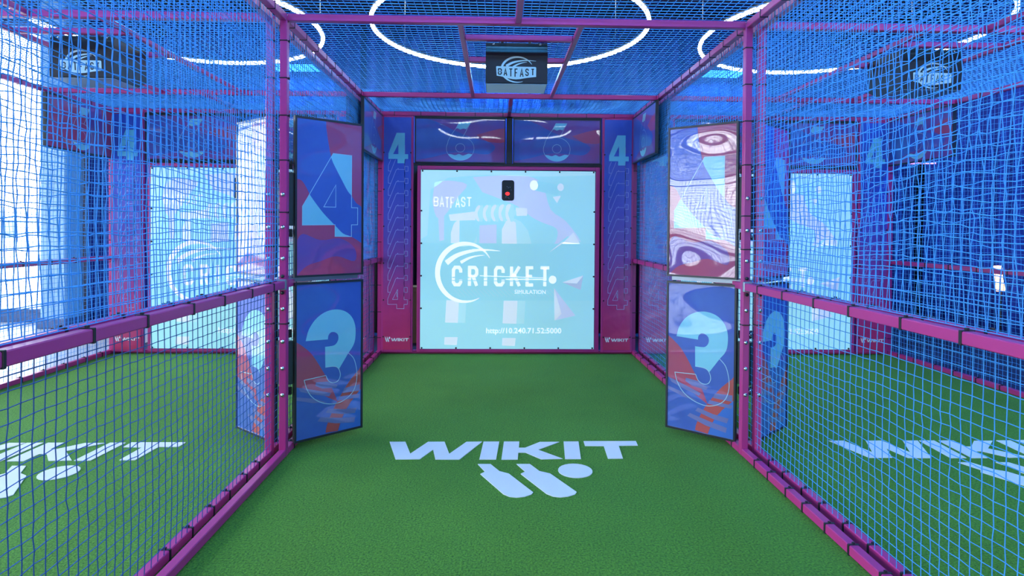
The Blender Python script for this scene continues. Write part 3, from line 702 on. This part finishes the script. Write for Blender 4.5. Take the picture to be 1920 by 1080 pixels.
def back_wall(dx, where, sides):
    y = YB-.046
    board('number_board', (-1.003+dx, y), (.111+dx, y), 2.352, 2.905, art_six, 'wide 6 board above the left half of the screen in %s' % where)
    board('number_board', (.199+dx, y), (1.285+dx, y), 2.352, 2.905, art_six, 'wide 6 board above the right half of the screen in %s' % where)
    mb = MB(); mb.box((.118+dx, y+.002, 2.345), (.192+dx, y+.024, 2.93), 'black', .003)
    mb.box((-1.01+dx, y+.002, 2.319), (1.292+dx, y+.022, 2.349), 'black', .003); mb.box((-1.01+dx, y+.002, 2.908), (1.292+dx, y+.018, 2.928), 'black', .003)
    tag(mb.build('filler_panel'), 'black filler panel between and under the two 6 boards of %s' % where, 'panel')
    if 'L' in sides:
        board('number_board', (XL+.04+dx, 6.20), (XL+.04+dx, 7.27), 2.362, 2.925, art_six, '6 board high on the left side net of %s' % where, red=(dx < -1))
    if 'R' in sides:
        xx = XL+W_BAY-.04+dx
        board('number_board', (xx, 7.27), (xx, 6.20), 2.362, 2.925, art_six, '6 board high on the right side net of %s' % where, red=(dx < -1))
    # banners
    for s_, (xa, xb) in (('left', (-1.40, -1.018)), ('right', (1.302, 1.690))):
        xa += dx; xb += dx
        root = empty('vertical_banner', ((xa+xb)/2, y, 0)); tag(root, 'tall blue to magenta banner with stacked 4s, %s of the screen in %s' % (s_, where), 'banner', 'vertical banners')
        lx = (xa-xb)/2; hx = -lx
        mb = MB()
        for q in ((lx, lx+.034), (hx-.034, hx)): mb.box((q[0], -.02, .03), (q[1], .02, 2.92), 'pink', .003)
        mb.box((lx+.034, -.02, .03), (hx-.034, .02, .07), 'pink', .003); mb.box((lx+.034, -.02, 2.89), (hx-.034, .02, 2.92), 'pink', .003)
        mb.build('banner_frame', root)
        mb = MB(); w2 = hx-lx-.05; f0 = (Vector((lx+.025, -.026, .06)), Vector((1, 0, 0)), Vector((0, 0, 1)), Vector((0, -1, 0)))
        mb.box((lx+.025, -.026, .06), (hx-.025, -.023, 2.90), 'banner')
        # solid 4 and the outlined stack beneath it
        K = .34/100; g4 = [(41, 100), (83, 100), (83, 30), (100, 30), (100, 14), (83, 14), (83, 0), (46, 0), (46, 14), (0, 14), (0, 32)]
        ox, oz, ws, hs = w2*.17, 2.28, w2*.72/100, .37/100
        P4 = [(ox+a*ws, oz+b_*hs) for a, b_ in g4]
        hole = [(ox+a*ws, oz+b_*hs) for a, b_ in ((50, 64), (50, 30), (24, 30))]
        # solid with its counter: split in pieces
        def G(L): return [(ox+a*ws, oz+b_*hs) for a, b_ in L]
        mb.prism(G([(41, 100), (83, 100), (83, 30), (50, 30), (50, 64)]), f0, 'b_cyan', .001)
        mb.prism(G([(41, 100), (50, 64), (24, 30), (0, 32)]), f0, 'b_cyan', .001)
        mb.prism(G([(0, 32), (24, 30), (100, 30), (100, 14), (0, 14)]), f0, 'b_cyan', .001)
        mb.prism(G([(46, 14), (83, 14), (83, 0), (46, 0)]), f0, 'b_cyan', .001)
        def inside(p, poly):
            c_ = False; n = len(poly)
            for i in range(n):
                (x1, y1), (x2, y2) = poly[i], poly[(i+1) % n]
                if (y1 > p[1]) != (y2 > p[1]) and p[0] < (x2-x1)*(p[1]-y1)/(y2-y1)+x1: c_ = not c_
            return c_
        dzs = .148
        for k in range(1, 13):
            prevs = [([(a, b_-q*dzs) for a, b_ in P4], [(a, b_-q*dzs) for a, b_ in hole]) for q in [0]+list(range(k+1, min(k+4, 13)))]
            for L in (P4, hole):
                cur = [(a, b_-k*dzs) for a, b_ in L]
                for i in range(len(cur)):
                    a, c_ = cur[i], cur[(i+1) % len(cur)]; n = 24; run = []
                    for j in range(n+1):
                        p_ = (a[0]+(c_[0]-a[0])*j/n, a[1]+(c_[1]-a[1])*j/n)
                        if p_[1] < .12 or any(inside(p_, po) and not inside(p_, ph_) for po, ph_ in prevs):
                            if len(run) > 1: mb.stroke([run[0], run[-1]], .0045, f0, 'b_line', .001)
                            run = []
                        else: run.append(p_)
                    if len(run) > 1: mb.stroke([run[0], run[-1]], .0045, f0, 'b_line', .001)
        # small wordmark at the foot
        sc_ = .215/1.79; fx = w2*.30; fz = .105
        for k, L in LOGO.items():
            if k in ('bat', 'bat2', 'ball'): mb.prism([((a+.11)*.09+w2*.07, (b_-3.38)*.13+fz-.008) for a, b_ in L], f0, 'b_white', .001)
            else: mb.prism([((a+.76)*sc_+fx, (b_-3.94)*.115+fz) for a, b_ in L], f0, 'b_white', .001)
        mb.build('banner_fabric', root)
        first = None
        for z in [.22+.45*i for i in range(6)]:
            for xx in (lx+.028, hx-.028):
                if first is None:
                    m2 = MB(); m2.tube([(0, 0, 0), (0, -.004, 0)], .009, 'tie', 8); first = m2.build('eyelet', root); t_ = first
                else: t_ = first.copy(); COL.objects.link(t_); t_.parent = root
                t_.location = (xx, -.027, z)
    # screen
    root = empty('projection_screen', (.15+dx, y, 0)); tag(root, 'pale cyan projection screen showing a cricket game title in %s' % where, 'screen', 'projection screens')
    xa, xb, z0, z1 = -.967-.15, 1.275-.15, .03, 2.315; t = .048
    mb = MB(); mb.box((xa, -.02, z0), (xa+t, .02, z1), 'pink', .004); mb.box((xb-t, -.02, z0), (xb, .02, z1), 'pink', .004)
    mb.box((xa+t, -.02, z0), (xb-t, .02, z0+t-.01), 'pink', .004); mb.box((xa+t, -.02, z1-t+.004), (xb-t, .02, z1), 'pink', .004); mb.build('screen_frame', root)
    fx0, fx1, fz0, fz1 = -.922-.15, 1.214-.15, .073, 2.262; sw, sh = fx1-fx0, fz1-fz0
    mb = MB(); mb.box((fx0, -.030, fz0), (fx1, -.024, fz1), 'grey'); mb.build('fabric_backing', root)
    f0 = (Vector((fx0, -.0305, fz0)), Vector((1, 0, 0)), Vector((0, 0, 1)), Vector((0, -1, 0)))
    c = lambda P: [((x-60)/912*sw, (1-(y_-55)/945)*sh) for x, y_ in P]
    mb = MB(); e = LY
    mb.prism(clampuv(c([(0, 0), (1100, 0), (1100, 1100), (0, 1100)]), sw, sh, 0), f0, 's_base', 0)
    mb.prism(c([(62, 57), (970, 57), (970, 75), (700, 85), (400, 78), (200, 95), (110, 160), (95, 400), (62, 420)]), f0, 's_pale', e)
    mb.prism(c(smooth_poly([(330, 90), (520, 78), (640, 88), (700, 140), (740, 260), (820, 320), (900, 430), (830, 400), (730, 490), (770, 420), (770, 360), (700, 330), (640, 300), (560, 240), (460, 200), (380, 170)], 3)), f0, 's_lav', e)
    mb.prism(c(smooth_poly([(130, 120), (200, 110), (300, 130), (250, 200), (180, 300), (140, 300), (120, 220)], 3)), f0, 's_lav', e)
    mb.prism(c([(150, 290), (182, 290), (182, 425), (158, 430)]), f0, 's_lav', 2*e)
    mb.prism(c([(366, 345), (456, 340), (456, 440), (366, 440)]), f0, 's_lav', 2*e)
    # stumps (upper parts with rounded tops, lower parts)
    mb.prism(c(arc(285, 385, 68, -75, 180, 360, 14)[::-1] + [(218, 440), (353, 440)]), f0, 's_pale', 2*e)
    mb.prism(c([(218, 440), (218, 385)] + smooth_poly([(218, 385), (235, 335), (262, 315)], 4) + [(262, 440)]), f0, 's_white', 3*e)
    mb.prism(c([(484, 441), (484, 370), (510, 320), (550, 308), (585, 325), (620, 370), (640, 441)]), f0, 's_pale', 2*e)
    mb.prism(c([(484, 441), (484, 365), (505, 322), (528, 312), (556, 330), (562, 441)]), f0, 's_white', 3*e)
    for L, m_ in (([(196, 742), (262, 742), (256, 862), (190, 860)], 's_white'), ([(262, 742), (300, 742), (296, 862), (256, 862)], 's_pale'),
                  ([(496, 744), (568, 744), (563, 866), (491, 864)], 's_white'), ([(568, 744), (610, 744), (604, 866), (563, 866)], 's_pale'),
                  ([(188, 938), (256, 938), (252, 980), (186, 978)], 's_white'), ([(490, 942), (560, 942), (556, 984), (489, 982)], 's_white'),
                  ([(206, 290), (345, 272), (345, 318), (214, 322)], 's_white'), ([(520, 262), (556, 262), (556, 292), (520, 296)], 's_pale'), ([(555, 250), (615, 254), (615, 292), (560, 294)], 's_white')):
        mb.prism(c(L), f0, m_, 3*e)
    for i, x in enumerate((362, 404, 446, 486, 522)):           # coils on the bat grip
        mb.prism(c(smooth_poly([(x-16, 258-4*i), (x-2, 240-2*i), (x+8, 245-2*i), (x-6, 280), (x+4, 322-i), (x-10, 318), (x-20, 290)], 3, True)), f0, 's_white', 4*e)
        mb.prism(c(smooth_poly([(x+6, 245-2*i), (x+22, 240), (x+26, 285), (x+20, 322), (x+6, 322), (x-2, 282)], 3, True)), f0, 's_pale', 3.5*e)
    # tumbling bail, shards
    mb.prism(c([(668, 108), (790, 128), (775, 185), (655, 158)]), f0, 's_deep', 3*e)
    mb.prism(c(arc(650, 131, 21, 26, 0, 345, 18)), f0, 's_pure', 4*e)
    mb.prism(c(arc(790, 140, 17, 20, 0, 345, 14)), f0, 's_white', 4*e)
    mb.prism(c([(750, 192), (792, 185), (772, 224)]), f0, 's_white', 4*e)
    mb.prism(c([(860, 380), (895, 440), (800, 430), (730, 488), (800, 440)]), f0, 's_white', 4*e)
    mb.prism(c([(803, 645), (913, 608), (900, 685)]), f0, 's_grey', 3*e)
    mb.prism(c([(803, 645), (913, 608), (880, 650)]), f0, 's_white', 4*e)
    mb.prism(c([(760, 675), (874, 822), (764, 848)]), f0, 's_lav', 3*e)
    mb.prism(c([(760, 675), (800, 812), (764, 848)]), f0, 's_white', 4*e)
    mb.prism(c([(60, 440), (968, 440), (968, 600), (60, 600)]), f0, 's_deep', 1.5*e)
    mb.prism(c([(60, 600), (968, 600), (968, 742), (60, 742)]), f0, 's_deep', 1.5*e)
    for i in range(24):
        x = 232+i*22; mb.stroke(c([(x, 682), (x+38, 722)]), .004, f0, 's_pale', 2*e)
    # crescent and streaks of the title
    A = arc(295, 596, 150, 160, -32, -300, 60); A = [(295+146*math.cos(R(t_)), 596+154*math.sin(R(t_))) for t_ in np.linspace(-30, -300, 60)]
    Wd = [.004+.056*math.sin(math.pi*min(1, max(0, i/59)))**.8 for i in range(60)]
    mb.stroke(c(A), Wd, f0, 's_pure', 5*e)
    B = smooth_poly([(195, 545), (250, 505), (330, 480), (400, 475), (475, 480)], 5); mb.stroke(c(B), [.06*(1-i/(len(B)-1))+.004 for i in range(len(B))], f0, 's_pure', 5*e)
    B = smooth_poly([(270, 542), (310, 520), (350, 508), (395, 503)], 5); mb.stroke(c(B), [.035*(1-i/(len(B)-1))+.003 for i in range(len(B))], f0, 's_pure', 5*e)
    def tx(s_, x, y_, x2, y2, m_, off, bold=0, shear=0):
        (a, b2), (a2, b1) = c([(x, y_), (x2, y2)]); mb.text(s_, f0, m_, a, b1, a2-a, b2-b1, off, bold, shear)
    for ch, xa_, xb_ in (('C', 224, 278), ('R', 308, 362), ('I', 392, 408), ('C', 444, 500), ('K', 528, 585), ('E', 610, 656), ('T', 684, 738)):
        (a, b1), (a2, b0) = c([(xa_, 560), (xb_, 668)]); glyph(mb, ch, f0, 's_pure', a, a2, b0, b1, .038, 5*e)
    mb.stroke(c([(225, 621), (735, 621)]), .010, f0, 's_deep', 6*e)
    mb.stroke(c([(225, 637), (735, 640)]), .010, f0, 's_deep', 6*e)
    mb.stroke(c([(370, 612), (720, 622)]), .008, f0, 's_pure', 7*e); mb.stroke(c([(505, 630), (720, 630)]), .012, f0, 's_pure', 7*e)
    mb.prism(c(arc(752, 631, 20, 21, 0, 345, 20)), f0, 's_pure', 7*e)
    tx('SIMULATION', 553, 686, 716, 707, 's_pure', 5*e, 0)
    tx('http://10.240.71.52:5000', 405, 888, 800, 926, 's_pure', 5*e, .012)
    for i, (ch, xa_, xb_) in enumerate((('B', 127, 152), ('A', 158, 182), ('T', 187, 207), ('F', 214, 234), ('A', 240, 264), ('S', 270, 292), ('T', 300, 324))):
        ins = (0, 2, 5, 9, 4, 1, -1)[i]
        (a, b1), (a2, b0) = c([(xa_, 197), (xb_, 246+ins)]); glyph(mb, ch, f0, 's_pure', a, a2, b0, b1, .012, 5*e)
    mb.build('projected_face', root)
    # eyelets round the edge
    first = None
    pts = [(fx0+.02+(sw-.04)*i/5, z) for i in range(6) for z in (fz0+.012, fz1-.012)] + [(x, fz0+.1+(sh-.2)*i/5) for i in range(1, 5) for x in (fx0+.01, fx1-.01)]
    for x, z in pts:
        if first is None:
            m2 = MB(); m2.tube([(0, 0, 0), (0, -.006, 0)], .011, 'tie', 8); first = m2.build('eyelet', root); t_ = first
        else: t_ = first.copy(); COL.objects.link(t_); t_.parent = root
        t_.location = (x, -.032, z)
    # launch opening
    mb = MB(); px0, px1, pz0, pz1 = .066-.15, .218-.15, 1.895, 2.145; r_ = .03
    rr = []
    for cx_, cz_, a0 in ((px1-r_, pz1-r_, 0), (px0+r_, pz1-r_, 90), (px0+r_, pz0+r_, 180), (px1-r_, pz0+r_, 270)): rr += arc(cx_, cz_, r_, r_, a0, a0+90, 5)
    fz = (Vector((0, -.036, 0)), Vector((1, 0, 0)), Vector((0, 0, 1)), Vector((0, -1, 0)))
    mb.prism(rr, fz, 'black', 0, .004); o = mb.build('launch_opening', root); o['label'] = 'black rounded opening with a red light'
    cx_ = (px0+px1)/2; mb = MB(); mb.prism(arc(cx_-.006, 1.98, .027, .022, 0, 345, 16), fz, 'redled', .001, .0005); mb.build('red_light', o)
    mb = MB(); rd = random.Random(3)
    for i in range(12):
        a, b2 = cx_+rd.uniform(-.05, .05), rd.choice((rd.uniform(2.02, 2.08), rd.uniform(1.92, 1.95))); mb.prism(arc(a, b2, .004, .003, 0, 300, 5), fz, 'silver', .001)
    mb.build('machine_glint', o)
back_wall(0, 'the middle cage', 'LR'); back_wall(-PITCH, 'the left cage', 'LR'); back_wall(PITCH-.03, 'the right cage', 'LR')

# ------------------------------------------------------------------ machine housings with the logo
def machine(dx, label):
    cx = .147+dx; root = empty('machine_housing', (cx, 4.5, 2.66)); tag(root, label, 'machine housing', 'machine housings')
    # profile in (y, z): top strip leans back, front plate, chamfered grey underside
    hw = .235
    prof = [(0, 0), (-.012, .20), (.0, .275), (.02, .31), (.42, .31), (.42, .06), (.30, -.005)]
    mb = MB(); n = len(prof); V = [(-hw, a, b_) for a, b_ in prof] + [(hw, a, b_) for a, b_ in prof]
    mb.raw(V, [tuple(range(n))[::-1], tuple(range(n, 2*n))] + [(i, (i+1) % n, n+(i+1) % n, n+i) for i in range(1, n)], 'black')
    mb.raw(V, [(0, 1, n+1, n)], 'black'); mb.build('housing_shell', root)
    mb = MB(); mb.box((-hw+.005, .004, -.009), (hw-.005, .30, -.004), 'grey', .001); mb.build('underside_plate', root)
    for x in (-hw+.06, hw-.055):
        mb = MB(); mb.tube([(x, .012, .294), (x, .000, .296)], .009, 'silver', 10); mb.build('bolt', root)
    for x in (-.11, .10):
        mb = MB(); mb.tube([(x, .04, .33), (x, .01, .33)], .018, 'silver', 12); mb.build('hanging_bolt', root)
    # logo plate, on the front plate plane
    U = Vector((1, 0, 0)); V_ = Vector((0, -.012, .20)).normalized(); N = U.cross(V_)
    f0 = (Vector((-hw, 0, 0))+N*.002, U, V_, N)
    k = .47/800; c = lambda P: [((x-335)*k, (765-y_)*k*.97) for x, y_ in P]
    mb = MB()
    A = [(745+205*math.cos(R(t_)), 590+165*math.sin(R(t_))) for t_ in np.linspace(-25, -290, 50)]
    mb.stroke(c(A), [.002+.014*math.sin(math.pi*i/49)**.7 for i in range(50)], f0, 'logo', 0)
    B = smooth_poly([(600, 545), (680, 500), (780, 475), (880, 468), (985, 475)], 5); mb.stroke(c(B), [.018*(1-i/(len(B)-1))+.002 for i in range(len(B))], f0, 'logo', .0004)
    B = smooth_poly([(690, 555), (750, 520), (820, 497), (870, 490)], 5); mb.stroke(c(B), [.014*(1-i/(len(B)-1))+.001 for i in range(len(B))], f0, 'logo', .0004)
    mb.prism(c([(470, 555), (480, 548), (978, 552), (988, 562), (988, 682)] + smooth_poly([(988, 682), (880, 695), (730, 718), (600, 700), (540, 682), (478, 672)], 3)[1:]), f0, 'logo', .0008)
    L = (('B', 492, 545, 575, 660), ('A', 566, 615, 575, 672), ('T', 636, 684, 575, 682), ('F', 708, 752, 575, 686), ('A', 776, 826, 575, 684), ('S', 848, 892, 575, 672), ('T', 922, 965, 575, 664))
    for ch, xa, xb, ya, yb in L:
        (a, b1), (a2, b0) = c([(xa, ya), (xb, yb)]); glyph(mb, ch, f0, 'black', a, a2, b0, b1, .0085, .0014)
    (a, b1), (a2, b0) = c([(488, 612), (550, 618)]); mb.stroke([(a, (b1+b0)/2), (a2, (b1+b0)/2)], .0035, f0, 'logo', .002)
    mb.build('logo_mark', root)
machine(0, 'black machine housing with pale logo hung under the top bars of the middle cage')
machine(-PITCH, 'black machine housing with pale logo hung in the left cage')
machine(PITCH-.02, 'black machine housing with pale logo hung in the right cage')

# ------------------------------------------------------------------ small things
b = MB(); b.box((-1.19, 7.95, .0), (-.86, 8.2, .74), 'card', .004); b.box((-1.2, 7.94, .70), (-.85, 8.21, .76), 'card', .003)
tag(b.build('cardboard_box'), 'brown cardboard box behind the gap left of the middle screen', 'box')
root = empty('wall_lamp', (6.55, 7.5, .95)); tag(root, 'small warm white lamp glowing against the blue drape on the right', 'lamp')
b = MB(); b.tube([(-.02, 0, .16), (.0, .01, 0), (.03, 0, -.16)], .05, 'warm', 12); b.build('lamp_shade', root)
b = MB(); b.tube([(.03, 0, -.95+.0), (.03, 0, -.16)], .012, 'black', 8); b.tube([(.03, 0, -.975), (.03, 0, -.95)], .1, 'black', 16); b.build('stand', root)
b = MB(); b.tube([(5.2, 9.3, 2.62), (6.9, 9.0, 2.62)], .012, mat('violet_led', (.5, .2, .8), .4, emit=(.6, .25, 1), estr=4), 8)
tag(b.build('glow_strip'), 'thin violet led strip high up in front of the back drape on the right', 'light strip')

b = MB(); b.tube([(-3.9, 5.95, 3.62), (-3.9, 7.6, 3.62)], .022, mat('cyan_glow', (.2, .6, .9), .4, emit=(.12, .55, 1), estr=3), 8)  # straight cyan line built as an emissive tube
tag(b.build('glow_strip'), 'glowing cyan strip high above the left cage inside the ring lamp', 'light strip')
